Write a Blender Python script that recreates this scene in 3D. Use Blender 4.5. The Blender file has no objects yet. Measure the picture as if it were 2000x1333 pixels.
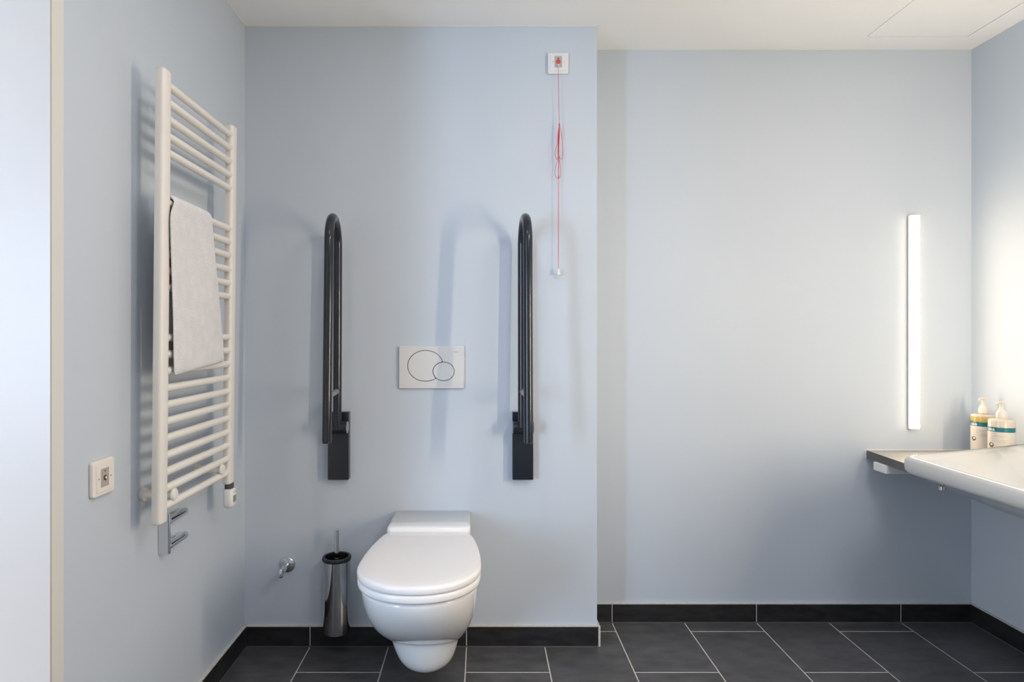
import bpy, bmesh, math, random
from mathutils import Vector, Matrix
random.seed(7)
PI = math.pi
SC = bpy.context.scene
COL = SC.collection

# ------------------------------------------------------------------ camera, world, big lights, exposure
H = 1.1953
cam_d = bpy.data.cameras.new('camera')
cam = bpy.data.objects.new('camera', cam_d)
COL.objects.link(cam)
cam.location = (0, 0, H)
cam.rotation_euler = (PI / 2, 0, 0)
cam_d.sensor_fit = 'HORIZONTAL'
cam_d.sensor_width = 36.0
cam_d.lens = 1205 * 36 / 2000
cam_d.shift_x = 59 / 2000
cam_d.shift_y = -11.5 / 2000
cam_d.clip_start = 0.02
SC.camera = cam

SC.view_settings.view_transform = 'Standard'
SC.view_settings.look = 'None'
SC.view_settings.gamma = 1.0
SC.view_settings.use_curve_mapping = False
SC.view_settings.exposure = 0.0
SC.cycles.use_denoising = True
SC.cycles.max_bounces = 12
SC.cycles.diffuse_bounces = 6
SC.cycles.sample_clamp_indirect = 6.0

W = bpy.data.worlds.new('world')
SC.world = W
W.use_nodes = True
W.node_tree.nodes['Background'].inputs[0].default_value = (0.62, 0.78, 1.0, 1)
W.node_tree.nodes['Background'].inputs[1].default_value = 1.0

LAMP_FRONT = 40       # mirror lamps, warm white
LAMP_SIDE = 4.5
LAMP2_FRONT = 88
LAMP2_SIDE = 400
LAMP_COL = (1.0, 0.82, 0.58)
DAY_W = 96            # daylight at the window of the next room
DAY_COL = (0.53, 0.73, 1.0)
DL1_W = 3.0            # recessed ceiling light in front of the toilet
FILL1_W = 19  # added fill on the washbasin side, brightens the room
FILL2_W = 8            # second added fill, further back in the room
SIDE_FILL_W = 68           # added soft fill from the next room, no side window there
DL_COL = (1.0, 0.95, 0.96)


def area(name, loc, target, sx, sy, watts, col):
    l = bpy.data.lights.new(name, 'AREA')
    l.shape = 'RECTANGLE'
    l.size, l.size_y = sx, sy
    l.energy = watts
    l.color = col
    o = bpy.data.objects.new(name, l)
    COL.objects.link(o)
    o.location = loc
    d = Vector(target) - Vector(loc)
    o.rotation_euler = d.to_track_quat('-Z', 'Y').to_euler()
    return o


# tall window in the end wall of the next room
area('window_daylight', (-3.0, -1.96, 1.3), (-3.0, 2.0, 1.3), 0.62, 1.9, DAY_W, DAY_COL)
area('hall_side_fill', (-3.58, .25, 1.2), (0, .25, 1.2), 1.2, 1.7, SIDE_FILL_W, (0.90, 0.95, 1.0))  # added fill in front of the solid side wall
for _x, _y, _w, _d in ((-.15, 1.10, DL1_W, .10), (1.10, .40, FILL1_W, .60), (.50, -.45, FILL2_W, .60)):  # first is the downlight, the other two discs are added fill
    _l = area('downlight_and_fills', (_x, _y, 2.380), (_x, _y, 0), _d, _d, _w, DL_COL)
    _l.data.shape = 'DISK'


# ------------------------------------------------------------------ materials
def new_mat(name, col, rough=0.5, metal=0.0, **kw):
    m = bpy.data.materials.new(name)
    m.use_nodes = True
    b = m.node_tree.nodes['Principled BSDF']
    b.inputs['Base Color'].default_value = (*col, 1)
    b.inputs['Roughness'].default_value = rough
    b.inputs['Metallic'].default_value = metal
    for k, v in kw.items():
        b.inputs[k.replace('_', ' ')].default_value = v
    return m


def add_noise(m, scale, c1, c2, bump=0.0, vary=False, detail=4, bscale=None, stretch=None, lo=0.35, hi=0.65, dist=0.001):
    nt = m.node_tree
    b = nt.nodes['Principled BSDF']
    tc = nt.nodes.new('ShaderNodeTexCoord')
    src = tc.outputs['Object']
    if stretch:
        mp = nt.nodes.new('ShaderNodeMapping')
        mp.inputs['Scale'].default_value = stretch
        nt.links.new(src, mp.inputs['Vector'])
        src = mp.outputs['Vector']
    if vary:                                # another piece of stone on every tile
        oi = nt.nodes.new('ShaderNodeObjectInfo')
        ml = nt.nodes.new('ShaderNodeMath')
        ml.operation = 'MULTIPLY'
        ml.inputs[1].default_value = 37.0
        nt.links.new(oi.outputs['Random'], ml.inputs[0])
        ad = nt.nodes.new('ShaderNodeVectorMath')
        nt.links.new(src, ad.inputs[0])
        nt.links.new(ml.outputs[0], ad.inputs[1])
        src = ad.outputs['Vector']
    n = nt.nodes.new('ShaderNodeTexNoise')
    n.inputs['Scale'].default_value = scale
    n.inputs['Detail'].default_value = detail
    nt.links.new(src, n.inputs['Vector'])
    r = nt.nodes.new('ShaderNodeValToRGB')
    r.color_ramp.elements[0].position = lo
    r.color_ramp.elements[1].position = hi
    r.color_ramp.elements[0].color = (*c1, 1)
    r.color_ramp.elements[1].color = (*c2, 1)
    nt.links.new(n.outputs['Fac'], r.inputs['Fac'])
    nt.links.new(r.outputs['Color'], b.inputs['Base Color'])
    if bump:
        n2 = nt.nodes.new('ShaderNodeTexNoise')
        n2.inputs['Scale'].default_value = bscale or scale
        n2.inputs['Detail'].default_value = 6
        nt.links.new(src, n2.inputs['Vector'])
        bp = nt.nodes.new('ShaderNodeBump')
        bp.inputs['Strength'].default_value = bump
        bp.inputs['Distance'].default_value = dist
        nt.links.new(n2.outputs['Fac'], bp.inputs['Height'])
        nt.links.new(bp.outputs['Normal'], b.inputs['Normal'])
    return m


M = {}
M['wall'] = add_noise(new_mat('wall_paint', (.53, .60, .69), .62), 3.0, (.548, .602, .668), (.558, .612, .678), .05, bscale=260)
M['ceiling'] = add_noise(new_mat('ceiling_paint', (.8, .79, .77), .8), 3.0, (.905, .905, .90), (.92, .92, .915), .04, bscale=200)
M['void'] = new_mat('dark_gap', (.12, .12, .12), .9)
M['tile'] = add_noise(new_mat('slate_tile', (.03, .03, .033), .42), 11, (.050, .050, .052), (.096, .096, .099), .35, vary=True,
                      detail=8, bscale=60, stretch=(1, 2.2, 2.2), lo=.3, hi=.75)
M['skirt'] = add_noise(new_mat('slate_skirting', (.016, .016, .017), .40), 14, (.010, .010, .011), (.030, .030, .031), .3, vary=True,
                       detail=8, bscale=70, stretch=(1, 1, 3), lo=.35, hi=.8)
M['grout'] = add_noise(new_mat('grey_grout', (.42, .40, .37), .9), 60, (.54, .52, .49), (.62, .60, .57), .2, bscale=400)
M['sealant'] = new_mat('grey_sealant', (.10, .10, .10), .5)
M['white_bead'] = new_mat('white_bead', (.74, .74, .74), .6)
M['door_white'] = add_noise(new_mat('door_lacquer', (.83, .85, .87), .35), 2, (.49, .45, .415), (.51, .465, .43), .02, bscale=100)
M['door_cream'] = new_mat('architrave_lacquer', (.70, .685, .645), .4)
M['enamel'] = add_noise(new_mat('cream_enamel', (.82, .77, .68), .32), 4, (.80, .765, .705), (.82, .785, .725), .0)
M['plastic'] = new_mat('white_plastic', (.78, .77, .755), .35)
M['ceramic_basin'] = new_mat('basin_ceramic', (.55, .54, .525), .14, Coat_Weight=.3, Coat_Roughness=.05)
M['plastic_gloss'] = new_mat('glossy_white_plastic', (.70, .69, .675), .14, Coat_Weight=.3)
M['plastic_cream'] = new_mat('cream_plastic', (.80, .75, .69), .4)
M['ceramic'] = new_mat('white_ceramic', (.85, .845, .835), .12, Coat_Weight=.4, Coat_Roughness=.05)
M['seat'] = new_mat('white_seat_plastic', (.86, .835, .82), .22)
M['chrome'] = new_mat('chrome', (.72, .73, .75), .07, 1.0)
M['chrome_dark'] = new_mat('polished_steel', (.56, .56, .58), .09, 1.0)
M['black'] = new_mat('black_plastic', (.012, .012, .013), .35)
M['nylon'] = new_mat('anthracite_nylon', (.016, .019, .025), .14)
M['nylon_grey'] = new_mat('grey_nylon', (.20, .205, .21), .3)
M['red'] = new_mat('red_cord', (.62, .03, .06), .6)
M['red_button'] = new_mat('red_button', (.75, .06, .03), .3)
M['green_dot'] = new_mat('green_dot', (.12, .55, .30), .4)
M['grey_print'] = new_mat('grey_print', (.25, .25, .26), .6)
M['dark_print'] = new_mat('dark_print', (.06, .06, .065), .6)
M['label_grey'] = new_mat('brushed_label', (.44, .43, .42), .45)
M['label_tan'] = new_mat('taupe_label', (.42, .36, .31), .5)
M['display'] = new_mat('green_display', (.22, .29, .16), .2)
M['alu'] = new_mat('aluminium', (.62, .60, .58), .35, 1.0)
M['board'] = add_noise(new_mat('taupe_board', (.20, .185, .17), .45), 5, (.36, .335, .305), (.42, .395, .36), .06,
                       bscale=120, stretch=(1, 8, 1))  # light tone carries the lamp light on the board's top
M['white_metal'] = new_mat('white_steel', (.78, .78, .78), .4)
M['towel'] = add_noise(new_mat('terry_cotton', (.80, .79, .79), .95), 30, (.78, .77, .77), (.83, .82, .82), .9,
                       bscale=330, dist=.004)
M['teal'] = new_mat('teal_band', (.0, .125, .15), .35)
M['label_white'] = new_mat('bottle_label', (.62, .57, .50), .4)
M['amber'] = new_mat('amber_liquid', (.97, .68, .20), .08, Transmission_Weight=.6, IOR=1.35)
M['cream_soap'] = new_mat('cream_lotion', (.68, .61, .52), .12, Transmission_Weight=.15, IOR=1.35)
M['pump'] = new_mat('ivory_pump', (.66, .61, .54), .35)
M['oak'] = add_noise(new_mat('oak_floor', (.35, .24, .15), .5), 6, (.30, .2, .12), (.4, .28, .18), .1, stretch=(1, 8, 1))
M['hall_paint'] = new_mat('hall_paint', (.8, .8, .8), .8)


def emit(name, col, s):
    m = bpy.data.materials.new(name)
    m.use_nodes = True
    nt = m.node_tree
    b = nt.nodes['Principled BSDF']
    b.inputs['Base Color'].default_value = (.9, .9, .9, 1)
    b.inputs['Emission Color'].default_value = (*col, 1)
    b.inputs['Emission Strength'].default_value = s
    return m


M['lamp_front'] = emit('lamp_front', LAMP_COL, LAMP_FRONT)
M['lamp_side'] = emit('lamp_side', LAMP_COL, LAMP_SIDE)
M['lamp_front_near'] = emit('lamp_front_near', LAMP_COL, LAMP2_FRONT)
M['lamp_side_near'] = emit('lamp_side_near', LAMP_COL, LAMP2_SIDE)

# towel: woven borders near the hem as fine relief
nt = M['towel'].node_tree


# ------------------------------------------------------------------ helpers
def tag(o, label=None, cat=None, group=None, kind=None):
    for k, v in (('label', label), ('category', cat), ('group', group), ('kind', kind)):
        if v:
            o[k] = v
    return o


def thing(name, loc, label, cat, group=None):
    o = bpy.data.objects.new(name, None)
    COL.objects.link(o)
    o.location = loc
    o.empty_display_size = .05
    return tag(o, label, cat, group)


def world_mat(o):
    m = Matrix.LocRotScale(o.location, o.rotation_euler, o.scale)
    if o.parent:
        m = world_mat(o.parent) @ o.matrix_parent_inverse @ m
    return m


def link(name, me, mat, parent=None, smooth=False, bevel=0, seg=2, subsurf=0, origin=None):
    """origin: put the object's own origin there (verts are given in world space)."""
    if origin is not None:
        me.transform(Matrix.Translation(-Vector(origin)))
    o = bpy.data.objects.new(name, me)
    COL.objects.link(o)
    if origin is not None:
        o.location = origin
    for mm in (mat if isinstance(mat, (list, tuple)) else [mat]):
        me.materials.append(mm)
    if parent:
        o.parent = parent
        o.matrix_parent_inverse = world_mat(parent).inverted()
    if smooth:
        for p in me.polygons:
            p.use_smooth = True
    if bevel:
        b = o.modifiers.new('bevel', 'BEVEL')
        b.width = bevel
        b.segments = seg
        b.limit_method = 'ANGLE'
        b.angle_limit = math.radians(40)
        for p in me.polygons:
            p.use_smooth = True
        w = o.modifiers.new('wn', 'WEIGHTED_NORMAL')
        w.keep_sharp = True
    if subsurf:
        s = o.modifiers.new('sub', 'SUBSURF')
        s.levels = s.render_levels = subsurf
    return o


def mesh(name, verts, faces):
    me = bpy.data.meshes.new(name)
    me.from_pydata([tuple(v) for v in verts], [], faces)
    bm = bmesh.new()
    bm.from_mesh(me)
    bmesh.ops.recalc_face_normals(bm, faces=bm.faces)
    bm.to_mesh(me)
    bm.free()
    me.update()
    return me


BOXF = [(0, 1, 3, 2), (4, 6, 7, 5), (0, 4, 5, 1), (2, 3, 7, 6), (0, 2, 6, 4), (1, 5, 7, 3)]


def box_vf(x0, x1, y0, y1, z0, z1):
    return [(x, y, z) for x in (x0, x1) for y in (y0, y1) for z in (z0, z1)], list(BOXF)


def box(name, x0, x1, y0, y1, z0, z1, mat, parent=None, bevel=0, seg=2, origin=None):
    v, f = box_vf(x0, x1, y0, y1, z0, z1)
    return link(name, mesh(name, v, f), mat, parent, bevel=bevel, seg=seg, origin=origin)


def boxes(name, lst, mat, parent=None, bevel=0, origin=None):
    V, F = [], []
    for b in lst:
        v, f = box_vf(*b)
        n = len(V)
        V += v
        F += [tuple(i + n for i in q) for q in f]
    return link(name, mesh(name, V, F), mat, parent, bevel=bevel, origin=origin)


def loft_vf(secs, closed=True, cap0=True, cap1=True):
    n = len(secs[0])
    V = [v for s in secs for v in s]
    F = []
    for i in range(len(secs) - 1):
        for j in range(n if closed else n - 1):
            k = (j + 1) % n
            F.append((i * n + j, i * n + k, (i + 1) * n + k, (i + 1) * n + j))
    if closed and cap0:
        F.append(tuple(range(n)))
    if closed and cap1:
        F.append(tuple((len(secs) - 1) * n + j for j in range(n)))
    return V, F


def loft(name, secs, mat, parent=None, smooth=True, subsurf=0, bevel=0, closed=True, cap0=True, cap1=True, origin=None, seg=2):
    V, F = loft_vf(secs, closed, cap0, cap1)
    return link(name, mesh(name, V, F), mat, parent, smooth=smooth, subsurf=subsurf, bevel=bevel, origin=origin, seg=seg)


def frames(pts):
    pts = [Vector(p) for p in pts]
    T = []
    for i in range(len(pts)):
        a = pts[max(i - 1, 0)]
        b = pts[min(i + 1, len(pts) - 1)]
        T.append((b - a).normalized())
    up = Vector((0, 0, 1)) if abs(T[0].z) < .9 else Vector((1, 0, 0))
    n = T[0].cross(up).normalized()
    out = []
    for i, t in enumerate(T):
        n = (n - t * n.dot(t)).normalized()
        out.append((pts[i], t, n, t.cross(n)))
    return out


def tube_vf(pts, r, seg=14, rnd=False):
    """sweep a circle; r number or list; rnd rounds the ends"""
    fr = frames(pts)
    rs = r if isinstance(r, (list, tuple)) else [r] * len(pts)
    rings = []
    def ring(c, n, b, rr):
        return [c + (n * math.cos(2 * PI * k / seg) + b * math.sin(2 * PI * k / seg)) * rr for k in range(seg)]
    if rnd:
        c, t, n, b = fr[0]
        for a in (80, 55, 28):
            rings.append(ring(c - t * rs[0] * math.sin(math.radians(a)), n, b, rs[0] * math.cos(math.radians(a))))
    for (c, t, n, b), rr in zip(fr, rs):
        rings.append(ring(c, n, b, rr))
    if rnd:
        c, t, n, b = fr[-1]
        for a in (28, 55, 80):
            rings.append(ring(c + t * rs[-1] * math.sin(math.radians(a)), n, b, rs[-1] * math.cos(math.radians(a))))
    return loft_vf(rings)


def tube(name, pts, r, mat, parent=None, seg=14, rnd=False, bevel=0, origin=None):
    V, F = tube_vf(pts, r, seg, rnd)
    o = link(name, mesh(name, V, F), mat, parent, smooth=True, bevel=bevel, origin=origin)
    if not rnd and not bevel:
        sharp_caps(o.data)
    return o


def sharp_caps(me, ang=50):
    bm = bmesh.new()
    bm.from_mesh(me)
    for e in bm.edges:
        if len(e.link_faces) == 2 and e.calc_face_angle() > math.radians(ang):
            e.smooth = False
    bm.to_mesh(me)
    bm.free()


def lathe(name, prof, c, mat, parent=None, seg=40, axis='Z', origin=None, ang=50, ring=False):
    """prof: list of (r, h) along the axis from c"""
    rings = []
    for r, h in prof:
        rg = []
        for k in range(seg):
            a = 2 * PI * k / seg
            u, v = max(r, 1e-5) * math.cos(a), max(r, 1e-5) * math.sin(a)
            if axis == 'Z':
                p = (c[0] + u, c[1] + v, c[2] + h)
            elif axis == 'Y':
                p = (c[0] + u, c[1] + h, c[2] + v)
            else:
                p = (c[0] + h, c[1] + u, c[2] + v)
            rg.append(p)
        rings.append(rg)
    V, F = loft_vf(rings, cap0=not ring, cap1=not ring)
    if ring:
        m = (len(rings) - 1) * seg
        F += [(m + j, m + (j + 1) % seg, (j + 1) % seg, j) for j in range(seg)]
    o = link(name, mesh(name, V, F), mat, parent, smooth=True, origin=origin)
    sharp_caps(o.data, ang)
    return o


def rrect(u0, u1, v0, v1, r, n=5):
    pts = []
    for cu, cv, a0 in ((u1 - r, v1 - r, 0), (u0 + r, v1 - r, 90), (u0 + r, v0 + r, 180), (u1 - r, v0 + r, 270)):
        for k in range(n + 1):
            a = math.radians(a0 + 90 * k / n)
            pts.append((cu + r * math.cos(a), cv + r * math.sin(a)))
    return pts


def ellipse(cu, cv, ru, rv, n=48):
    return [(cu + ru * math.cos(2 * PI * k / n), cv + rv * math.sin(2 * PI * k / n)) for k in range(n)]


def prism_y(name, pts, y0, y1, mat, parent=None, bevel=0, origin=None, seg=2):
    """outline pts (x,z) extruded from y0 to y1"""
    return loft(name, [[(u, y, v) for u, v in pts] for y in (y0, y1)], mat, parent, smooth=False, bevel=bevel, origin=origin, seg=seg)


def prism_x(name, pts, x0, x1, mat, parent=None, bevel=0, origin=None, seg=2):
    return loft(name, [[(x, u, v) for u, v in pts] for x in (x0, x1)], mat, parent, smooth=False, bevel=bevel, origin=origin, seg=seg)


def prism_z(name, pts, z0, z1, mat, parent=None, bevel=0, origin=None, seg=2):
    return loft(name, [[(u, v, z) for u, v in pts] for z in (z0, z1)], mat, parent, smooth=False, bevel=bevel, origin=origin, seg=seg)


def text_mesh(name, txt, size, mat, parent, loc, rot):
    c = bpy.data.curves.new(name, 'FONT')
    c.body = txt
    c.size = size
    c.align_x = 'CENTER'
    c.align_y = 'CENTER'
    c.extrude = .0002
    c.resolution_u = 3
    tmp = bpy.data.objects.new('tmp', c)
    COL.objects.link(tmp)
    dg = bpy.context.evaluated_depsgraph_get()
    me = bpy.data.meshes.new_from_object(tmp.evaluated_get(dg))
    bpy.data.objects.remove(tmp)
    me.name = name
    me.materials.clear()
    me.transform(Matrix.LocRotScale(Vector(loc), rot.to_quaternion() if hasattr(rot, 'to_quaternion') else rot, Vector((1, 1, 1))))
    return link(name, me, mat, parent)


def spline(ctrl, n=8):
    """Catmull-Rom through the control points"""
    P = [Vector(p) for p in ctrl]
    P = [P[0] * 2 - P[1]] + P + [P[-1] * 2 - P[-2]]
    out = []
    for i in range(1, len(P) - 2):
        for k in range(n):
            t = k / n
            a, b, c, d = P[i - 1], P[i], P[i + 1], P[i + 2]
            out.append(.5 * ((2 * b) + (c - a) * t + (2 * a - 5 * b + 4 * c - d) * t * t + (3 * b - a - 3 * c + d) * t ** 3))
    out.append(P[-2])
    return out


# ------------------------------------------------------------------ room shell
XL, XR, XB = -.9125, 2.042, .4435       # left wall, right wall, edge of the front-wall installation
YT, YN, YF = 2.375, 2.573, -1.2         # wall behind the toilet, recessed wall, wall behind the camera
ZC = 2.386
YJ0, YJ1 = .30, 1.297                   # doorway in the left wall
ZD = 2.28
WT = .20

boxes('wall_left', [(XL - WT, XL, 1.3015, YT + .2, 0, ZC), (XL - WT, XL, YF, YJ0, 0, ZC),
                    (XL - WT, XL, YJ0, 1.3015, ZD + .0045, ZC)], M['wall'])
box('wall_back_left', XL, XB, YT, YN + .1, 0, ZC, M['wall'])
box('wall_back_right', XB, XR, YN, YN + .1, 0, ZC, M['wall'])
box('wall_right', XR, XR + .1, YF, YN + .1, 0, ZC, M['wall'])
box('wall_front', XL, XR, YF - .1, YF, 0, ZC, M['wall'])
box('wall_niche', 1.50, XR, .60, .72, 0, ZC, M['wall'])
for n, lab in (('wall_left', 'pale blue left wall carrying the towel radiator'),
               ('wall_back_left', 'pale blue projecting wall behind the toilet'),
               ('wall_back_right', 'pale blue recessed wall with the upright light bar'),
               ('wall_right', 'pale blue right wall behind the washbasin'),
               ('wall_front', 'pale blue wall behind the camera'),
               ('wall_niche', 'pale blue short wall on the near side of the washbasin')):
    tag(bpy.data.objects[n], lab, kind='structure')

# next room with its tall window
HX0, HX1, HY0 = -3.6, XL - WT, -2.0
boxes('wall_hall', [(HX0 - .1, HX0, HY0, 2.6, 0, 2.5), (HX0, HX1, 2.6, 2.7, 0, 2.5),
                    (HX0, -3.33, HY0 - .15, HY0, 0, 2.5), (-2.67, HX1, HY0 - .15, HY0, 0, 2.5),
                    (-3.33, -2.67, HY0 - .15, HY0, 0, .33), (-3.33, -2.67, HY0 - .15, HY0, 2.27, 2.5),
                    (HX1 - .02, HX1, HY0, YF, 0, 2.5)], M['hall_paint'])
box('ceiling_hall', HX0, HX1, HY0, 2.6, 2.5, 2.6, M['hall_paint'])
box('floor_hall', HX0, HX1, HY0, 2.6, -.06, 0, M['oak'])
wf = boxes('window_1', [(-3.33, -3.29, HY0 - .10, HY0 - .04, .33, 2.27), (-2.71, -2.67, HY0 - .10, HY0 - .04, .33, 2.27),
                        (-3.29, -2.71, HY0 - .10, HY0 - .04, .33, .37), (-3.29, -2.71, HY0 - .10, HY0 - .04, 2.23, 2.27)], M['door_white'])
for n in ('wall_hall', 'ceiling_hall', 'floor_hall', 'window_1'):
    tag(bpy.data.objects[n], kind='structure')

# ceiling with the access hatch
HXa, HXb, HYa, HYb = 1.535, 1.937, 1.93, 2.46
g = .0015
ce = boxes('ceiling', [(XL, HXa - g, YF, YN, ZC, ZC + .03), (HXb + g, XR, YF, YN, ZC, ZC + .03),
                       (HXa - g, HXb + g, YF, HYa - g, ZC, ZC + .03), (HXa - g, HXb + g, HYb + g, YN, ZC, ZC + .03),
                       (XL - .1, XR + .1, YF - .1, YN + .1, ZC + .03, ZC + .08)], M['ceiling'])
tag(ce, 'white painted ceiling', kind='structure')
box('access_panel', HXa + g, HXb - g, HYa + g, HYb - g, ZC + .0006, ZC + .03, M['ceiling'], ce)
boxes('ceiling_bead', [(XL, XB, YT - .003, YT, ZC - .003, ZC), (XL, XL + .003, 1.34, YT, ZC - .003, ZC)], M['white_bead'], ce)

# floor: grout bed with separate tiles, half-bond
fl = box('floor', XL - WT, XR, YF, YN, -.06, -.0007, M['grout'])
tag(fl, 'anthracite tiled floor with pale joints', kind='structure')
JG = .002
X0, TW, TL = .5415, .30, .60
D1, D2 = 2.4877, 2.186
tile_cache = {}
for ci in range(-5, 6):
    xa, xb = X0 + ci * TW, X0 + (ci + 1) * TW
    base = D2 if ci % 2 == 0 else D1
    for ri in range(-1, 7):
        yb, ya = base - (ri - 1) * TL - TL + TL, base - (ri - 1) * TL - TL
        # regions the tile may cover: the room, minus the installation wall
        for (rx0, rx1, ry0, ry1) in ((XL + .001, XR - .001, YF + .001, YT - .001), (XB + .001, XR - .001, YT - .001, YN - .001)):
            pass
        x0, x1, y0, y1 = max(xa + JG, XL + .001), min(xb - JG, XR - .001), max(ya + JG, YF + .001), yb - JG - .001
        if x1 - x0 < .01 or y1 - y0 < .01:
            continue
        if x1 <= XB:
            y1 = min(y1, YT - .001)
            polys = [(x0, x1, y0, y1)] if y1 - y0 > .01 else []
            shape = None
        elif x0 < XB < x1 and y1 > YT:
            yy = min(y1, YN - .001)
            polys = []
            pts = [(x0, y0), (x1, y0), (x1, yy), (XB + .001, yy), (XB + .001, YT - .001), (x0, YT - .001)] if y0 < YT - .001 else \
                  [(XB + .001, y0), (x1, y0), (x1, yy), (XB + .001, yy)]
            prism_z('tile', pts, -.012, 0, M['tile'], fl, bevel=.0008, seg=1, origin=((x0 + x1) / 2, (y0 + yy) / 2, 0))
        else:
            y1 = min(y1, YN - .001)
            polys = [(x0, x1, y0, y1)] if y1 - y0 > .01 else []
        for (a, b, c, d) in polys:
            key = (round(b - a, 4), round(d - c, 4))
            ctr = ((a + b) / 2, (c + d) / 2, 0)
            if key in tile_cache:
                o = tile_cache[key].copy()
                COL.objects.link(o)
                o.location = ctr
            else:
                o = box('tile', a, b, c, d, -.012, 0, M['tile'], fl, bevel=.0008, seg=1, origin=ctr)
                tile_cache[key] = o

# skirting: light bed with separate tiles in front
SKH, SKT = .0755, .010


def skirting(name, runs, joints_axis):
    """runs: list of (x0,x1,y0,y1, axis, cuts) beds; tiles proud of them"""
    beds = []
    root = None
    tiles = []
    seal = []
    for (p0, p1, wall, axis, sgn, cuts) in runs:
        bt = SKT - .0008
        if axis == 'x':
            y0, y1 = sorted((wall, wall + sgn * bt))
            beds.append((p0, p1, y0, y1, 0, SKH + .004))
            es = [p0] + cuts + [p1]
            for a, b in zip(es[:-1], es[1:]):
                y0, y1 = sorted((wall + sgn * .0005, wall + sgn * SKT))
                tiles.append((a + (.0015 if a != p0 else 0), b - (.0015 if b != p1 else 0), y0, y1, .002, SKH))
            y0, y1 = sorted((wall + sgn * .001, wall + sgn * (SKT + .0025)))
            seal.append((p0, p1, y0, y1, -.001, .0028))
        else:
            x0, x1 = sorted((wall, wall + sgn * bt))
            beds.append((x0, x1, p0, p1, 0, SKH + .004))
            es = [p0] + cuts + [p1]
            for a, b in zip(es[:-1], es[1:]):
                x0, x1 = sorted((wall + sgn * .0005, wall + sgn * SKT))
                tiles.append((x0, x1, a + (.0015 if a != p0 else 0), b - (.0015 if b != p1 else 0), .002, SKH))
            x0, x1 = sorted((wall + sgn * .001, wall + sgn * (SKT + .0025)))
            seal.append((x0, x1, p0, p1, -.001, .0028))
    root = boxes(name, beds, M['grout'])
    tag(root, 'low anthracite tile skirting along the ' + {'baseboard_back_left': 'wall behind the toilet', 'baseboard_back_right': 'recessed wall',
        'baseboard_left': 'left wall', 'baseboard_right': 'right wall'}[name], kind='structure')
    for t in tiles:
        box('tile', *t, M['skirt'], root, bevel=.0008, seg=1, origin=((t[0] + t[1]) / 2, (t[2] + t[3]) / 2, 0))
    boxes('sealant', seal, M['sealant'], root)
    return root


bbl = skirting('baseboard_back_left', [(XL + SKT, XB + .003, YT, 'x', -1, [-.6585, -.0585]),
                                       (YT - SKT + .006, YN - SKT - .002, XB, 'y', 1, [])], 'x')
box('corner_strip', XB + .0035, XB + SKT + .0015, YT - SKT - .0003, YT - SKT + .0055, .0005, SKH + .003, M['grout'], bbl)
skirting('baseboard_back_right', [(XB + SKT + .001, XR - SKT - .001, YN, 'x', -1, [.5415, 1.1415, 1.7415])], 'x')
skirting('baseboard_left', [(1.345, YT - SKT - .001, XL, 'y', 1, [1.775])], 'y')
skirting('baseboard_right', [(.73, YN - .001, XR, 'y', -1, [1.96, 1.36])], 'y')

# door frame in the left wall: lining and architrave
dr = boxes('door_1', [(XL - WT, XL + .0058, YJ1 - .0012, YJ1 + .004, 0, ZD), (XL - WT, XL, YJ0, YJ0 + .004, 0, ZD),
                      (XL - WT, XL, YJ0, YJ1 + .004, ZD, ZD + .004)], M['door_white'])
tag(dr, 'white lined doorway with cream edge', kind='structure')
boxes('architrave', [(XL, XL + .0055, YJ1, YJ1 + .0425, 0, ZD + .0425), (XL, XL + .0055, YJ0 - .0425, YJ0, 0, ZD + .0425),
                     (XL, XL + .0055, YJ0, YJ1, ZD, ZD + .0425)], M['door_cream'], dr, bevel=.0012)


# ------------------------------------------------------------------ towel radiator on the left wall
RT, RB = 1.884, .706
def rx(z, off=0):                      # front face of the posts, leaning slightly to the wall at the bottom
    return -.823 + .011 * (z - RB) / (RT - RB) + off


rad = thing('towel_radiator', (XL + .08, 1.82, RB), 'cream ladder towel radiator with slim horizontal bars on the left wall', 'radiator')


def dprofile(y, z, xf, depth=.0245, hw=.0210):
    # flat back, rounded front
    pts = []
    pts += [(xf - depth, y - hw + .003), ]
    for k in range(9):
        a = math.radians(-90 + 180 * k / 8)
        pts.append((xf - .010 + .010 * math.cos(a) ** .6 if math.cos(a) > 0 else xf - .010, y + hw * math.copysign(abs(math.sin(a)) ** .6, math.sin(a))))
    pts += [(xf - depth, y + hw - .003)]
    return [(px, py, z) for px, py in pts]


for yp in (1.600, 2.034):
    secs = []
    for z, s in ((RB, .80), (RB + .002, .96), (RB + .006, 1), (RT - .006, 1), (RT - .002, .96), (RT, .80)):
        sec = dprofile(yp, z, rx(z))
        cx, cy = rx(z) - .0125, yp
        secs.append([(cx + (x - cx) * s, cy + (y - cy) * s, zz) for x, y, zz in sec])
    o = loft('post', secs, M['enamel'], rad, smooth=True)
    sharp_caps(o.data, 60)

rung_px = [264, 290.6, 316.6, 343, 369, 447.6, 473, 499.7, 526.8, 553.8, 579.5, 659, 685, 711, 738, 764.6, 790.6, 817, 844, 870, 896, 923.5]
RUNGS = [H - (p - 655) / 1205 * 2.022 for p in rung_px]
for z in RUNGS:
    tube('rung', [(rx(z, -.0122), 1.610, z), (rx(z, -.0122), 2.0225, z)], .0108, M['enamel'], rad, seg=16, origin=(rx(z, -.0122), 1.82, z))
zb = .767
for yb in (1.658, 1.965):
    br = lathe('wall_bracket', [(.018, 0), (.018, .009), (.0120, .011), (.0120, .081), (.0160, .0815), (.0165, .083), (.0165, .0865), (.0150, .0890), (.006, .0900)],
               (XL + .0006, yb, zb), M['enamel'], rad, seg=24, axis='X')
    box('clamp', rx(zb, -.020), rx(zb, -.004), yb - .006, yb + .006, zb - .024, zb + .024, M['enamel'], br, bevel=.002)
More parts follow.
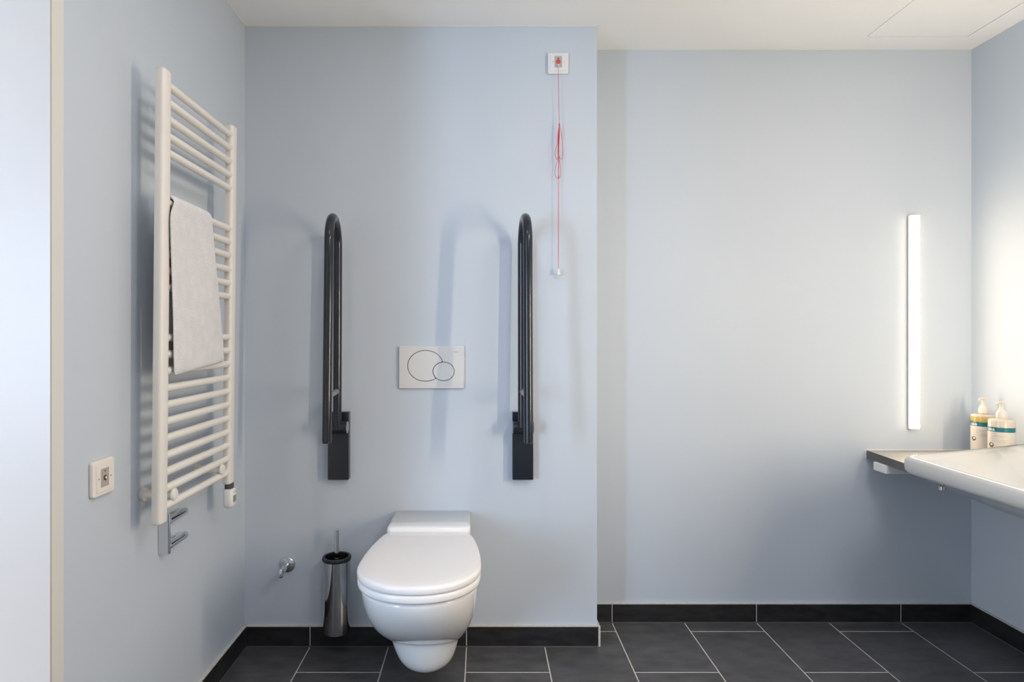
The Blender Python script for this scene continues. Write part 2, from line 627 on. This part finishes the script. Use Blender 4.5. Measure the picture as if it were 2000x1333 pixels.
# electric heating element with thermostat under the far post
yp = 2.034
hs = []
for z, s in ((.6905, .94), (.6895, 1), (.645, 1), (.636, .94), (.630, .80), (.627, .55)):
    hs.append([(-.8315 + (x + .8315) * s, yp + (y - yp) * s, z) for x, y in rrect(-.848, -.815, yp - .0205, yp + .0205, .011, 4)])
he = loft('heating_element', hs, M['plastic'], rad, smooth=True)
sharp_caps(he.data, 60)
loft('collar', [[(x, y, z) for x, y in rrect(-.844, -.821, yp - .016, yp + .016, .008, 4)] for z in (.6905, .7065)], M['dark_print'], he, smooth=False)
prism_x('display', rrect(yp - .011, yp + .011, .646, .668, .001), -.816, -.8143, M['display'], he)
prism_x('button', ellipse(yp - .006, .6785, .0022, .0022, 12), -.816, -.8143, M['grey_print'], he)
prism_x('button', ellipse(yp + .006, .6785, .0022, .0022, 12), -.816, -.8143, M['grey_print'], he)

# towel over the bars
tw_z = RUNGS[5]


def towel():
    cl = []                                   # centre line (x, z, s) of the folded towel over the bar, front hem to back hem
    xm = rx(tw_z, -.0122)
    R = .0108 + .0080
    zf = 1.098
    for k in range(17):
        z = zf + (tw_z - zf) * k / 16
        cl.append((rx(z, -.0122) + R, z))
    for k in range(1, 10):
        a = PI * k / 10
        cl.append((xm + R * math.cos(a), tw_z + R * math.sin(a)))
    for k in range(17):
        z = tw_z - (tw_z - (zf + .006)) * k / 16
        cl.append((rx(z, -.0122) - R, z))
    n = len(cl)
    nrm = []
    for i in range(n):
        a, b = cl[max(i - 1, 0)], cl[min(i + 1, n - 1)]
        d = Vector((b[0] - a[0], b[1] - a[1])).normalized()
        nrm.append((d.y, -d.x))
    th = .0052
    NY = 22
    secs = []
    for j in range(NY + 1):
        u = j / NY
        hem = min(1, math.sin(PI * min(max(u, .0), 1)) * 6 + .35)
        ring = []
        def pt(i, side):
            x, z = cl[i]
            f = (tw_z - z) / (tw_z - zf)      # 0 top .. 1 hem
            front = i < n / 2
            f = max(0, f)
            q = min(1, f / .07)
            y0 = 1.6228 + (.030 * f - .0238 * q * q * (3 - 2 * q) if front else .012 * f)
            y1 = 1.848 + (.098 if front else .02) * f
            y = y0 + (y1 - y0) * u
            zz = z
            if front:
                zz = z - .012 * f * (1 - u) + .014 * f * u
            wob = (.0022 * math.sin(9 * u + 4 * f) + .0013 * math.sin(23 * u - 6 * f)) * f
            t = th * hem * (1 + .10 * math.sin(5 * u + 7 * f))
            # woven border near the hem lies lower than the pile
            if front and (.70 < f < .725 or .79 < f < .812):
                t *= .83
            xx = x + nrm[i][0] * t * side + (abs(wob) if front else -abs(wob))
            return (xx, y, zz + nrm[i][1] * t * side)
        for i in range(n):
            ring.append(pt(i, 1))
        for i in range(n - 1, -1, -1):
            ring.append(pt(i, -1))
        secs.append(ring)
    me_v, me_f = loft_vf(secs, cap0=False, cap1=False)
    m = 2 * n
    for b0 in (0, NY * m):
        for i in range(n - 1):
            me_f.append((b0 + i, b0 + i + 1, b0 + m - 2 - i, b0 + m - 1 - i))
    return link('towel', mesh('towel', me_v, me_f), M['towel'], None, smooth=True, subsurf=1, origin=(rx(tw_z), 1.74, tw_z))


tag(towel(), 'white terry hand towel folded over a bar of the cream towel radiator', 'towel')

# nurse-call cancel plate beside the radiator
np_ = thing('call_switch', (XL, 1.473, .856), 'small square white call switch with taupe centre low on the left wall', 'switch')
ya, yb_, za, zb_ = 1.4305, 1.515, .8135, .899
prism_x('frame', rrect(ya, yb_, za, zb_, .008), XL, XL + .0115, M['plastic_cream'], np_, bevel=.004, seg=3)
prism_x('cover', rrect(ya + .011, yb_ - .011, za + .010, zb_ - .010, .002), XL + .004, XL + .0130, M['plastic_cream'], np_, bevel=.0008)
pl = prism_x('centre_plate', rrect(1.4575, 1.4880, .8345, .8780, .001), XL + .006, XL + .0136, M['label_tan'], np_)
lathe('button', [(.0060, 0), (.0060, .0024), (.0048, .0030)], (XL + .0130, 1.4725, .8555), M['dark_print'], pl, seg=20, axis='X')
lathe('button', [(.0032, 0), (.0032, .0034), (.002, .0040)], (XL + .0130, 1.4725, .8555), M['plastic'], pl, seg=16, axis='X')
for yy in (1.4500, 1.4960):
    lathe('screw_cap', [(.0021, 0), (.0021, .0012)], (XL + .0123, yy, .8555), M['grey_print'], np_, seg=12, axis='X')
prism_x('marking', ellipse(1.4725, .8715, .0025, .0018, 10), XL + .0130, XL + .01385, M['dark_print'], pl)

# paper holder under the radiator
ph = thing('paper_holder', (XL, 1.80, .628), 'chrome toilet paper holder with two bars below the towel radiator', 'paper holder')
loft('mounting_bar', [[(x, y, z) for x, y in rrect(XL, -.8810, 1.7375, 1.7495, .003, 4)] for z in (.577, .579, .690, .692)], M['chrome'], ph, smooth=False, bevel=.0012)
for z in (.6665, .5950):
    V, F = tube_vf([(-.8925, 1.742 + .11 * q / 8, z) for q in range(9)] + [(-.8925, 1.8545, z), (-.8925, 1.8585, z), (-.8925, 1.8610, z)], [.0114] * 9 + [.0109, .0088, .0045], 28)
    rod = link('rod', mesh('rod', V, F), M['chrome'], ph, smooth=True)
    tube('wall_stub', [(XL, 1.838, z + .002), (-.8930, 1.838, z + .002)], .0075, M['chrome'], rod, seg=16)


# ------------------------------------------------------------------ folding grab rails
def grab_rail(xp, xr, xf, label):
    t = thing('grab_rail', (xp, YT, .645), label, 'grab rail', 'folded-up grab rails beside the toilet')
    box('wall_plate', xp - .0395, xp + .0395, YT - .034, YT, .645, .903, M['nylon'], t, bevel=.0025, seg=3)
    # hinge barrel
    hb = tube('hinge', [(xp - .0385, YT - .052, .848), (xp + .0385, YT - .052, .848)], .024, M['nylon'], t, seg=28, bevel=.002)
    cx = xp + .0385 if xp < 0 else xp - .0385
    sg = 1 if xp < 0 else -1
    tube('hinge_cap', [(cx - sg * .006, YT - .052, .848), (cx + sg * .0012, YT - .052, .848)], .0222, M['nylon_grey'], hb, seg=28)
    r = .0160
    yr0, yr1 = YT - .066, YT - .056       # rear tube: hinge, top
    yf0, yf1 = 2.098, 2.128               # front tube: bottom end, top
    zt = 1.522
    pts = [(xr, yr0, .850)]
    for k in range(1, 7):
        q = k / 6
        pts.append((xr, yr0 + (yr1 - yr0) * q, .850 + (zt - .850) * q))
    ym, rad_ = (yr1 + yf1) / 2, (yr1 - yf1) / 2
    for k in range(1, 16):
        a = PI * k / 16
        q = (1 - math.cos(a)) / 2
        pts.append((xr + (xf - xr) * q, ym + rad_ * math.cos(a), zt + rad_ * math.sin(a)))
    for k in range(0, 7):
        q = k / 6
        pts.append((xf, yf1 + (yf0 - yf1) * q, zt + (.832 - zt) * q))
    V, F = tube_vf(pts, r, 48)
    o = link('rail', mesh('rail', V, F), M['nylon'], t, smooth=True)
    sharp_caps(o.data, 60)
    tube('end_cap', [(xf, yf0, .834), (xf, yf0 - .0002, .8275)], .0150, M['black'], t, seg=24)
    q = (.985 - .850) / (zt - .850)
    tube('cross_bar', [(xr, yr0 + (yr1 - yr0) * q, .985), (xf, yf0 + (yf1 - yf0) * .22, .985)], .0105, M['nylon_grey'], t, seg=18)
    return t


grab_rail(-.545, -.5410, -.5270, 'anthracite folded-up grab rail left of the flush plate')
grab_rail(.156, .1510, .1590, 'anthracite folded-up grab rail right of the flush plate')

# ------------------------------------------------------------------ flush plate
fp = thing('flush_plate', (-.192, YT, 1.072), 'white rectangular dual flush plate above the toilet', 'flush plate')
prism_y('plate', rrect(-.3175, -.0680, .9905, 1.1535, .004), YT - .012, YT, M['plastic_gloss'], fp, bevel=.003, seg=3)
yf = YT - .012
kx = (YT - .013) / 1205
def FX(px): return (px - 941) * kx
def FZ(py): return H - (py - 655) * kx
big = ellipse(FX(831), FZ(715), 34.2 * kx, 29.6 * kx, 64)
small = ellipse(FX(866.5), FZ(726), 20.2 * kx, 17.6 * kx, 48)
sc_, rs_ = (FX(866.5), FZ(726)), (21.6 * kx, 19.0 * kx)
def in_small(p): return ((p[0] - sc_[0]) / rs_[0]) ** 2 + ((p[1] - sc_[1]) / rs_[1]) ** 2 < 1
# big button: ellipse with the small one bitten out
keep = [p for p in big if not in_small(p)]
i0 = max(range(len(big)), key=lambda i: in_small(big[i - 1]) and not in_small(big[i]))
seq = [big[(i0 + k) % len(big)] for k in range(len(big))]
seq = [p for p in seq if not in_small(p)]
e_s, e_e = seq[-1], seq[0]
a_s = math.atan2((e_s[1] - sc_[1]) / rs_[1], (e_s[0] - sc_[0]) / rs_[0])
a_e = math.atan2((e_e[1] - sc_[1]) / rs_[1], (e_e[0] - sc_[0]) / rs_[0])
d = (a_e - a_s)
while d > PI: d -= 2 * PI
while d < -PI: d += 2 * PI
# go round through the inside of the big ellipse (left side of the small one)
if math.cos(a_s + d / 2) > 0:
    d = d - 2 * PI if d > 0 else d + 2 * PI
arc = [(sc_[0] + rs_[0] * math.cos(a_s + d * k / 14), sc_[1] + rs_[1] * math.sin(a_s + d * k / 14)) for k in range(1, 14)]
prism_y('flush_button', seq + arc, yf - .0014, yf + .002, M['plastic_gloss'], fp, bevel=.0006)
prism_y('flush_button', small, yf - .0014, yf + .002, M['plastic_gloss'], fp, bevel=.0006)
# dark joint round the buttons
prism_y('button_joint', ellipse(FX(831), FZ(715), 35.4 * kx, 30.8 * kx, 64), yf - .0003, yf + .001, M['dark_print'], fp)
prism_y('button_joint', ellipse(FX(866.5), FZ(726), 21.4 * kx, 18.8 * kx, 48), yf - .0004, yf + .001, M['dark_print'], fp)
text_mesh('logo', 'GEBERIT', .0046, M['grey_print'], fp, (FX(891), yf - .0002, FZ(688)), Matrix.Rotation(PI / 2, 3, 'X'))

# ------------------------------------------------------------------ emergency pull cord
ec = thing('emergency_pull_cord', (.2925, YT, 2.238), 'white square alarm plate with red button and long red pull cord', 'pull cord')
prism_y('frame', rrect(.2535, .3320, 2.198, 2.278, .004), YT - .0115, YT, M['plastic'], ec, bevel=.0025, seg=3)
prism_y('cover', rrect(.2635, .3220, 2.208, 2.268, .002), YT - .0130, YT - .006, M['plastic'], ec, bevel=.0008)
lp = prism_y('centre_plate', rrect(.2785, .3070, 2.2215, 2.2645, .001), YT - .0136, YT - .006, M['label_grey'], ec)
lathe('button', [(.0078, 0), (.0078, -.004), (.0066, -.0056), (.003, -.0062)], (.2930, YT - .0130, 2.2425), M['red_button'], lp, seg=24, axis='Y')
prism_y('marking', ellipse(.2930, 2.2555, .004, .0022, 12), YT - .0139, YT - .012, M['dark_print'], lp)
lathe('indicator', [(.0018, 0), (.0018, -.0012)], (.2710, YT - .0125, 2.2425), M['grey_print'], ec, seg=12, axis='Y')
lathe('indicator', [(.0018, 0), (.0018, -.0012)], (.3145, YT - .0125, 2.2425), M['green_dot'], ec, seg=12, axis='Y')
lathe('cord_outlet', [(.0035, 0), (.0035, -.009), (.002, -.012)], (.2935, YT - .013, 2.2265), M['plastic'], ec, seg=14, axis='Y')
CY = YT - .0225
kc = CY / 1205
def CP(px, py, dy=0): return ((px - 941) * kc, CY + dy, H - (py - 655) * kc)
cr = .0008
V, F = [], []
def addtube(ctrl, r=cr, n=6):
    v, f = tube_vf(spline(ctrl, n), r, 8)
    m = len(V)
    V.extend(v)
    F.extend([tuple(i + m for i in q) for q in f])
addtube([CP(1090.5, 131), CP(1090.8, 170), CP(1091.8, 210), CP(1092.4, 244)])
addtube([CP(1092.4, 243), CP(1096, 258), CP(1098.5, 280), CP(1099.5, 300), CP(1097.5, 310), CP(1093.5, 309), CP(1090.5, 296), CP(1090.0, 275), CP(1091.5, 252), CP(1092.4, 243)])
addtube([CP(1092.4, 243, -.001), CP(1089.8, 262, -.001), CP(1088.6, 282, -.001), CP(1084.8, 292, -.001), CP(1084, 303, -.001), CP(1087.5, 312, -.001), CP(1091, 306, -.001), CP(1091.5, 288, -.001), CP(1092.6, 262, -.001), CP(1092.4, 243, -.001)])
addtube([CP(1092.4, 244, .0012), CP(1090.6, 268, .0012), CP(1090, 292, .0012), CP(1088.5, 314, .0012), CP(1084.2, 330, .0012), CP(1084.6, 343, .0012), CP(1089.5, 348.5, .0012), CP(1094.2, 344, .0012), CP(1095, 330, .0012), CP(1092.5, 313, .0012), CP(1091.2, 290, .0012), CP(1092.2, 262, .0012), CP(1092.4, 244, .0012)])
addtube([CP(1092.4, 243, .0004), CP(1091.4, 262, .0004), CP(1090.8, 290, .0004), CP(1091.4, 312, .0004), CP(1090.8, 335, .0004), CP(1091.2, 349, .0004)], .0013)
addtube([CP(1089.4, 344), CP(1090.0, 400), CP(1090.2, 470), CP(1090.3, 527)], .0006)
addtube([CP(1091.6, 344), CP(1091.4, 400), CP(1091.0, 470), CP(1090.5, 527)], .0006)
co = link('cord', mesh('cord', V, F), M['red'], ec, smooth=True)
lathe('knot', [(.001, .003), (.0026, .0015), (.003, 0), (.0026, -.0025), (.001, -.004)], CP(1092.4, 243), M['red'], co, seg=12)
lathe('pull_bell', [(.001, .002), (.0035, .0), (.0045, -.004), (.0062, -.014), (.0095, -.0205), (.0100, -.0225), (.004, -.0225)], CP(1090.5, 526), M['plastic'], ec, seg=24)

# ------------------------------------------------------------------ toilet
TX = -.188
toi = thing('toilet', (TX, YT, .06), 'white wall-hung toilet with closed lid', 'toilet')


def dsec(z, yf_, w, yc, wb, n=18, pw=1.0):
    pts = []
    for k in range(n + 1):
        a = -PI / 2 + PI * k / n
        s, c = math.sin(a), math.cos(a)
        pts.append((TX + w * math.copysign(abs(s) ** pw, s), yc - (yc - yf_) * max(c, 0) ** pw, z))
    m = 5
    for k in range(1, m + 1):
        q = k / m
        e = 1 - (1 - q) ** 1.0
        pts.append((TX + w + (wb - w) * (q * q * (3 - 2 * q)), yc + (YT - yc) * q, z))
    for k in range(m, 0, -1):
        q = k / m
        pts.append((TX - w - (wb - w) * (q * q * (3 - 2 * q)), yc + (YT - yc) * q, z))
    return pts


bs = [(.058, 2.16, .015, 2.20, .02), (.060, 2.11, .030, 2.17, .04), (.068, 2.062, .053, 2.14, .066), (.085, 2.022, .075, 2.11, .085), (.11, 1.992, .092, 2.09, .097),
      (.15, 1.978, .104, 2.07, .106), (.185, 1.974, .110, 2.05, .109), (.200, 1.975, .1125, 2.03, .110), (.208, 1.966, .116, 2.015, .112),
      (.222, 1.938, .124, 2.00, .115), (.25, 1.886, .137, 1.975, .120), (.28, 1.838, .149, 1.95, .127), (.315, 1.790, .160, 1.925, .134),
      (.36, 1.742, .1695, 1.90, .141), (.40, 1.712, .174, 1.885, .146), (.43, 1.698, .176, 1.875, .148), (.449, 1.695, .1765, 1.87, .15), (.4555, 1.700, .173, 1.87, .147)]
loft('bowl', [dsec(*b) for b in bs], M['ceramic'], toi, smooth=True, subsurf=1)
# raised ledge between lid and wall
lg = []
for z, e, s in ((.40, 2.19, .138), (.45, 2.175, .146), (.500, 2.168, .1485), (.512, 2.169, .1475), (.5175, 2.174, .143), (.5195, 2.182, .135)):
    yb = YT - .0005
    o_ = rrect(TX - s, TX + s, e, yb + .03, .018, 5)
    lg.append([(x, min(y, yb), z) for x, y in o_])
loft('ledge', lg, M['ceramic'], toi, smooth=True)


def lid_outline(s=1.0, yback=2.166, inset=0.0, n=30):
    pts = []
    cy = 1.87
    w, f, bk = .186 - inset, .185 - inset, .48
    for k in range(n + 1):
        a = -PI / 2 + PI * k / n
        sn, cs = math.sin(a), math.cos(a)
        p = .94
        pts.append((TX + w * math.copysign(abs(sn) ** p, sn) * s, cy - f * max(cs, 0) ** p * s))
    m = 8
    yb = yback - inset
    side = []
    for k in range(1, m + 1):
        y = cy + (yb - cy) * k / m
        side.append((w * math.sqrt(1 - ((y - cy) / bk) ** 2) * s, cy + (y - cy) * s))
    # rounded rear corner
    lx, ly = side[-1]
    side[-1] = (lx - .004, ly)
    pts += [(TX + x, y) for x, y in side]
    pts += [(TX - x, y) for x, y in reversed(side)]
    return pts


def lid_sec(z, inset=0.0, s=1.0):
    return [(x, y, z) for x, y in lid_outline(s, inset=inset)]


loft('seat_ring', [lid_sec(.4565, .010), lid_sec(.4572, .003), lid_sec(.462, .0012), lid_sec(.474, .0012), lid_sec(.4795, .004)], M['seat'], toi, smooth=True)
loft('lid', [lid_sec(.4815, .006), lid_sec(.4825, .0015), lid_sec(.487, 0), lid_sec(.496, 0), lid_sec(.5005, .0015), lid_sec(.5035, .005), lid_sec(.505, .011),
             lid_sec(.5058, .0, .80), lid_sec(.5062, 0, .55), lid_sec(.5064, 0, .25)], M['seat'], toi, smooth=True)

# ------------------------------------------------------------------ toilet brush in its holder
bx, by = (657.5 - 941) / 1205 * 2.315, 2.318
bh = thing('brush_holder', (bx, YT, .08), 'polished steel toilet brush holder on the wall left of the toilet', 'brush holder')
lathe('cup', [(.002, 0), (.046, 0), (.0500, .003), (.0502, .02), (.0508, .268), (.0508, .274), (.047, .274), (.046, .262), (.045, .02), (.002, .012)], (bx, by, .082), M['chrome_dark'], bh, seg=56)
lathe('rim', [(.0475, 0), (.0530, 0), (.0535, .003), (.0535, .010), (.0520, .0125), (.0430, .0125), (.0420, .008), (.0425, -.02), (.0460, -.03), (.0465, -.002)], (bx, by, .352), M['black'], bh, seg=56, ring=True)
box('wall_mount', bx - .014, bx + .014, by + .046, YT, .28, .34, M['chrome_dark'], bh, bevel=.002)
br = thing('toilet_brush', (bx, by, .10), 'toilet brush with slim steel handle standing in the steel holder', 'brush')
tube('handle', [(bx, by, .20), (bx, by, .466)], .0085, M['chrome'], br, seg=20, bevel=.0015)
lathe('splash_guard', [(.0105, .000), (.0115, .004), (.0115, .018), (.0095, .022)], (bx, by, .338), M['black'], br, seg=20)
lathe('brush_head', [(.004, .0), (.030, .004), (.034, .03), (.034, .07), (.028, .09), (.009, .10)], (bx, by, .10), M['plastic'], br, seg=24)

# chrome stop valve peg
hx, hz = (561 - 941) / 1205 * 2.372, H - (1104 - 655) / 1205 * 2.372
pk = thing('wall_valve', (hx, YT, hz), 'small chrome valve with round rosette low on the wall left of the brush', 'valve')
lathe('rosette', [(.0305, 0), (.0305, -.002), (.027, -.006), (.014, -.009), (.010, -.010)], (hx, YT, hz), M['chrome'], pk, seg=40, axis='Y')
lathe('stem', [(.0100, 0), (.0100, -.030), (.0115, -.031), (.0115, -.070), (.0095, -.073)], (hx, YT - .008, hz), M['chrome'], pk, seg=24, axis='Y')
lathe('outlet', [(.0070, -.019), (.0092, -.017), (.0095, -.012), (.0095, .011), (.0075, .013)], (hx, YT - .080, hz), M['chrome'], pk, seg=24)


# ------------------------------------------------------------------ mirror lamps
def lamp(x, yw, sgn, label):
    """upright lamp on a wall at y=yw; sgn -1 faces the camera, +1 faces away"""
    z0, z1 = .808, 1.690
    t = thing('wall_lamp', (x, yw, z0), label, 'lamp', 'upright lamps beside the mirror')
    w = .0185
    def yy(d): return yw + sgn * d
    y0, y1 = sorted((yy(0), yy(.012)))
    box('base_profile', x - w + .001, x + w - .001, y0, y1, z0 + .001, z1 - .001, M['alu'], t, bevel=.001)
    # diffuser: a shallow trough, front and flanks
    prof = [(-w, .012), (-w, .021), (-w * .9, .0265), (-w * .55, .029), (0, .0295), (w * .55, .029), (w * .9, .0265), (w, .021), (w, .012)]
    secs = [[(x + u, yy(d), z) for u, d in prof] for z in (z0, z1)]
    V, F = loft_vf(secs)
    me = mesh('diffuser', V, F)
    o = link('diffuser', me, [M['lamp_front' if sgn < 0 else 'lamp_front_near'], M['lamp_side' if sgn < 0 else 'lamp_side_near'], M['white_metal']], t)
    for p in me.polygons:
        n = p.normal
        p.material_index = 2 if (abs(n.z) > .9 or n.y * sgn < -.9) else (1 if abs(n.x) > .9 else 0)
    return t


lamp(1.797 - .006, YN, -1, 'slim upright light bar on the recessed wall above the grey shelf')
lamp(1.797 - .006, .72, 1, 'slim upright light bar on the near side of the washbasin niche')

# ------------------------------------------------------------------ shelf and washbasin
sh = thing('shelf', (1.80, YN, .683), 'taupe board shelf fixed in the corner beside the washbasin', 'shelf')
M['board_edge'] = add_noise(new_mat('shaded_board_edge', (.1, .095, .09), .5), 6, (.09, .085, .08), (.12, .112, .105), .05, bscale=150)  # darker copy of the board tone, shade painted on its edge
prism_z('shaded_edge', [(1.6032, YN - .001), (1.5658, 2.090), (1.5672, 2.090), (1.6046, YN - .001)], .683, .7148, M['board_edge'], sh)
prism_z('board', [(1.6046, YN - .001), (1.5672, 2.090), (XR - .001, 2.266), (XR - .001, YN - .001)], .683, .715, M['board'], sh, bevel=.0008)
box('wall_strip', 1.5955, 1.6035, YN - .003, YN, .681, .7155, M['white_metal'], sh, bevel=.0008)
box('bracket', 1.586, XR, 2.42, 2.50, .649, .683, M['white_metal'], sh, bevel=.003)
boxes('edge_bead', [(1.604, XR, YN - .004, YN, .715, .7185)], M['white_bead'], sh)


def basin():
    t = thing('washbasin', (XR, 1.555, .64), 'wide white wall-mounted washbasin with slanted sides', 'washbasin')
    yc = 1.555
    hw_f, hw_b, xf = .500, .742, 1.392      # half length at front / at wall

    def outline(ins, xin=None, n=10, rc=.055):
        # clockwise: wall far -> front far -> front near -> wall near ; ins = inset
        rc = max(rc - ins * .5, .02)
        xb = XR - .0005 if xin is None else XR - xin
        A = Vector((xb, yc + hw_b - ins * 1.07))
        B = Vector((xf + ins, yc + hw_f - ins * .68))
        C = Vector((xf + ins, yc - hw_f + ins * .68))
        D = Vector((xb, yc - hw_b + ins * 1.07))
        # slide A, D along the slanted sides when the wall edge is inset
        pts = []
        P = [A, B, C, D]
        rr = [.02 if xin is None else .05, rc, rc, .02 if xin is None else .05]
        for i in range(4):
            p0, p, p2 = P[i - 1], P[i], P[(i + 1) % 4]
            d0, d2 = (p0 - p).normalized(), (p2 - p).normalized()
            ang = d0.angle(d2)
            tl = rr[i] / math.tan(ang / 2)
            s, e = p + d0 * tl, p + d2 * tl
            bis = (d0 + d2).normalized()
            c = p + bis * (rr[i] / math.sin(ang / 2))
            a0 = math.atan2(s.y - c.y, s.x - c.x)
            a1 = math.atan2(e.y - c.y, e.x - c.x)
            dd = a1 - a0
            while dd > PI: dd -= 2 * PI
            while dd < -PI: dd += 2 * PI
            for k in range(n + 1):
                a = a0 + dd * k / n
                pts.append((c.x + rr[i] * math.cos(a), c.y + rr[i] * math.sin(a)))
        return pts
    secs = []
    def S(ins, z, xin=None):
        secs.append([(x, y, z) for x, y in outline(ins, xin)])
    # underside, up the lip, over the rim, down into the bowl
    S(.20, .655, .10)
    S(.13, .690, .04)
    S(.055, .722)
    S(.022, .7365)
    S(.008, .742)
    S(.001, .752)
    S(.0, .768)
    S(.001, .784)
    S(.006, .7915)
    S(.014, .7945)
    S(.024, .7935, .05)
    S(.034, .789, .10)
    S(.052, .781, .13)
    S(.10, .765, .15)
    S(.17, .742, .18)
    S(.23, .722, .20)
    S(.28, .712, .22)
    loft('basin', secs, M['ceramic_basin'], t, smooth=True)
    lathe('drain', [(.002, .0), (.030, .0), (.032, .002), (.030, .004), (.002, .005)], (1.78, yc, .712), M['chrome'], t, seg=24)
    for yy in (2.0, 1.11):
        lathe('fixing_bolt', [(.010, .0), (.010, .012), (.006, .013), (.006, .034)], (1.478, yy - .02 if yy > 1.5 else yy + .02, .698), M['chrome_dark'], t, seg=16)
    return t


basin()


# ------------------------------------------------------------------ pump bottles
def bottle(x, y, label, liquid, band_mat, turn):
    z0 = .715
    t = thing('pump_bottle', (x, y, z0), label, 'soap bottle', 'pump bottles on the shelf')
    R = .0395
    lathe('body', [(.002, 0), (R - .006, 0), (R - .001, .003), (R, .008), (R + .0005, .158), (R - .0008, .1625), (R - .004, .1655), (.018, .1670), (.0165, .169), (.002, .169)], (x, y, z0), liquid, t, seg=48)
    if liquid is M['amber']:
        lathe('shoulder', [(R + .0004, .1575), (R + .0010, .1585), (R, .1630), (R - .0035, .1662), (.019, .1676), (.0185, .1668)], (x, y, z0), M['cream_soap'], t, seg=48)
    # paper label round the body
    def patch(a0, a1, za, zb, off, n):
        V, F = [], []
        for k in range(n + 1):
            a = math.radians(turn + a0 + (a1 - a0) * k / n)
            for r in (R + off, R + off - .0004):
                for z in (za, zb):
                    V.append((x + r * math.cos(a), y + r * math.sin(a), z0 + z))
        for k in range(n):
            b = 4 * k
            F += [(b, b + 4, b + 5, b + 1), (b + 2, b + 3, b + 7, b + 6), (b, b + 2, b + 6, b + 4), (b + 1, b + 5, b + 7, b + 3)]
        F += [(0, 1, 3, 2), (4 * n, 4 * n + 2, 4 * n + 3, 4 * n + 1)]
        return V, F
    def mk(name, mat, parent, *pats):
        V, F = [], []
        for pp in pats:
            v, f = patch(*pp)
            m = len(V)
            V += v
            F += [tuple(i + m for i in q) for q in f]
        o = link(name, mesh(name, V, F), mat, parent, smooth=True)
        sharp_caps(o.data, 40)
        return o
    lb = mk('label', M['label_white'], t, (-178, 178, .012, .1205, .0010, 60))
    mk('band', band_mat, lb, (-178, 178, .1205, .1375, .0011, 60))
    # white lettering at the start of the band (too small to read in the photograph)
    L = []
    for i, (a, hgt) in enumerate(((-66, 1), (-61, .55), (-57, 1), (-51, .8), (-47, 1), (-41, .6), (-36, 1), (-31, .7))):
        L.append((a, a + 2.6, .1235, .1235 + .010 * hgt, .0017, 2))
    mk('lettering', M['plastic'], lb, *L)
    ln = []
    for z, a0, a1 in ((.113, -50, -20), (.106, -50, 24), (.102, -50, 4), (.095, -50, -12), (.091, -14, 36), (.086, -50, 22), (.082, -20, 26)):
        ln.append((a0, a1, z, z + .0012, .0015, 8))
    mk('small_print', M['label_tan'], lb, *ln)
    # round dark emblem with a pale crescent
    a = math.radians(turn - 46)
    V, F = [], []
    N = 20
    for r, off in ((.0088, .0016),):
        ring = []
        for k in range(N):
            th = 2 * PI * k / N
            aa = a + r * math.cos(th) / R
            ring.append((x + (R + off) * math.cos(aa), y + (R + off) * math.sin(aa), z0 + .071 + r * math.sin(th)))
        V += ring
        F.append(tuple(range(N)))
    em = link('emblem', mesh('emblem', V, F), M['dark_print'], lb)
    V, F = [], []
    for k in range(N):
        th = 2 * PI * k / N
        aa = a + (.0018 + .0046 * math.cos(th)) / R
        V.append((x + (R + .0021) * math.cos(aa), y + (R + .0021) * math.sin(aa), z0 + .0728 + .0046 * math.sin(th)))
    F.append(tuple(range(N)))
    link('emblem', mesh('emblem', V, F), M['label_white'], lb)
    # pump
    pm = lathe('pump', [(.0155, .169), (.0165, .171), (.0165, .186), (.0150, .192), (.0105, .199), (.0068, .203), (.0062, .212), (.0072, .222), (.0105, .2275), (.0105, .231), (.002, .2325)], (x, y, z0), M['pump'], t, seg=28)
    dx = Vector((-.86, -.5, 0)).normalized()
    c = Vector((x, y, z0 + .2285))
    tube('spout', [c, c + dx * .022, c + dx * .034 + Vector((0, 0, -.0015)), c + dx * .040 + Vector((0, 0, -.006))], [.0048, .0042, .0036, .0030], M['pump'], pm, seg=12)
    return t


def turn_to_cam(x, y): return math.degrees(math.atan2(-y, -x))
xl, yl = (1920.5 - 941) / 1205 * 2.45, 2.45
bottle(xl, yl, 'pump bottle with amber liquid and green band, in the corner of the shelf', M['amber'], M['teal'], turn_to_cam(xl, yl))
xr_, yr_ = (1956 - 941) / 1205 * 2.31, 2.31
bottle(xr_, yr_, 'pump bottle with cream lotion and blue-green band, nearest the washbasin', M['cream_soap'], M['teal'], turn_to_cam(xr_, yr_))
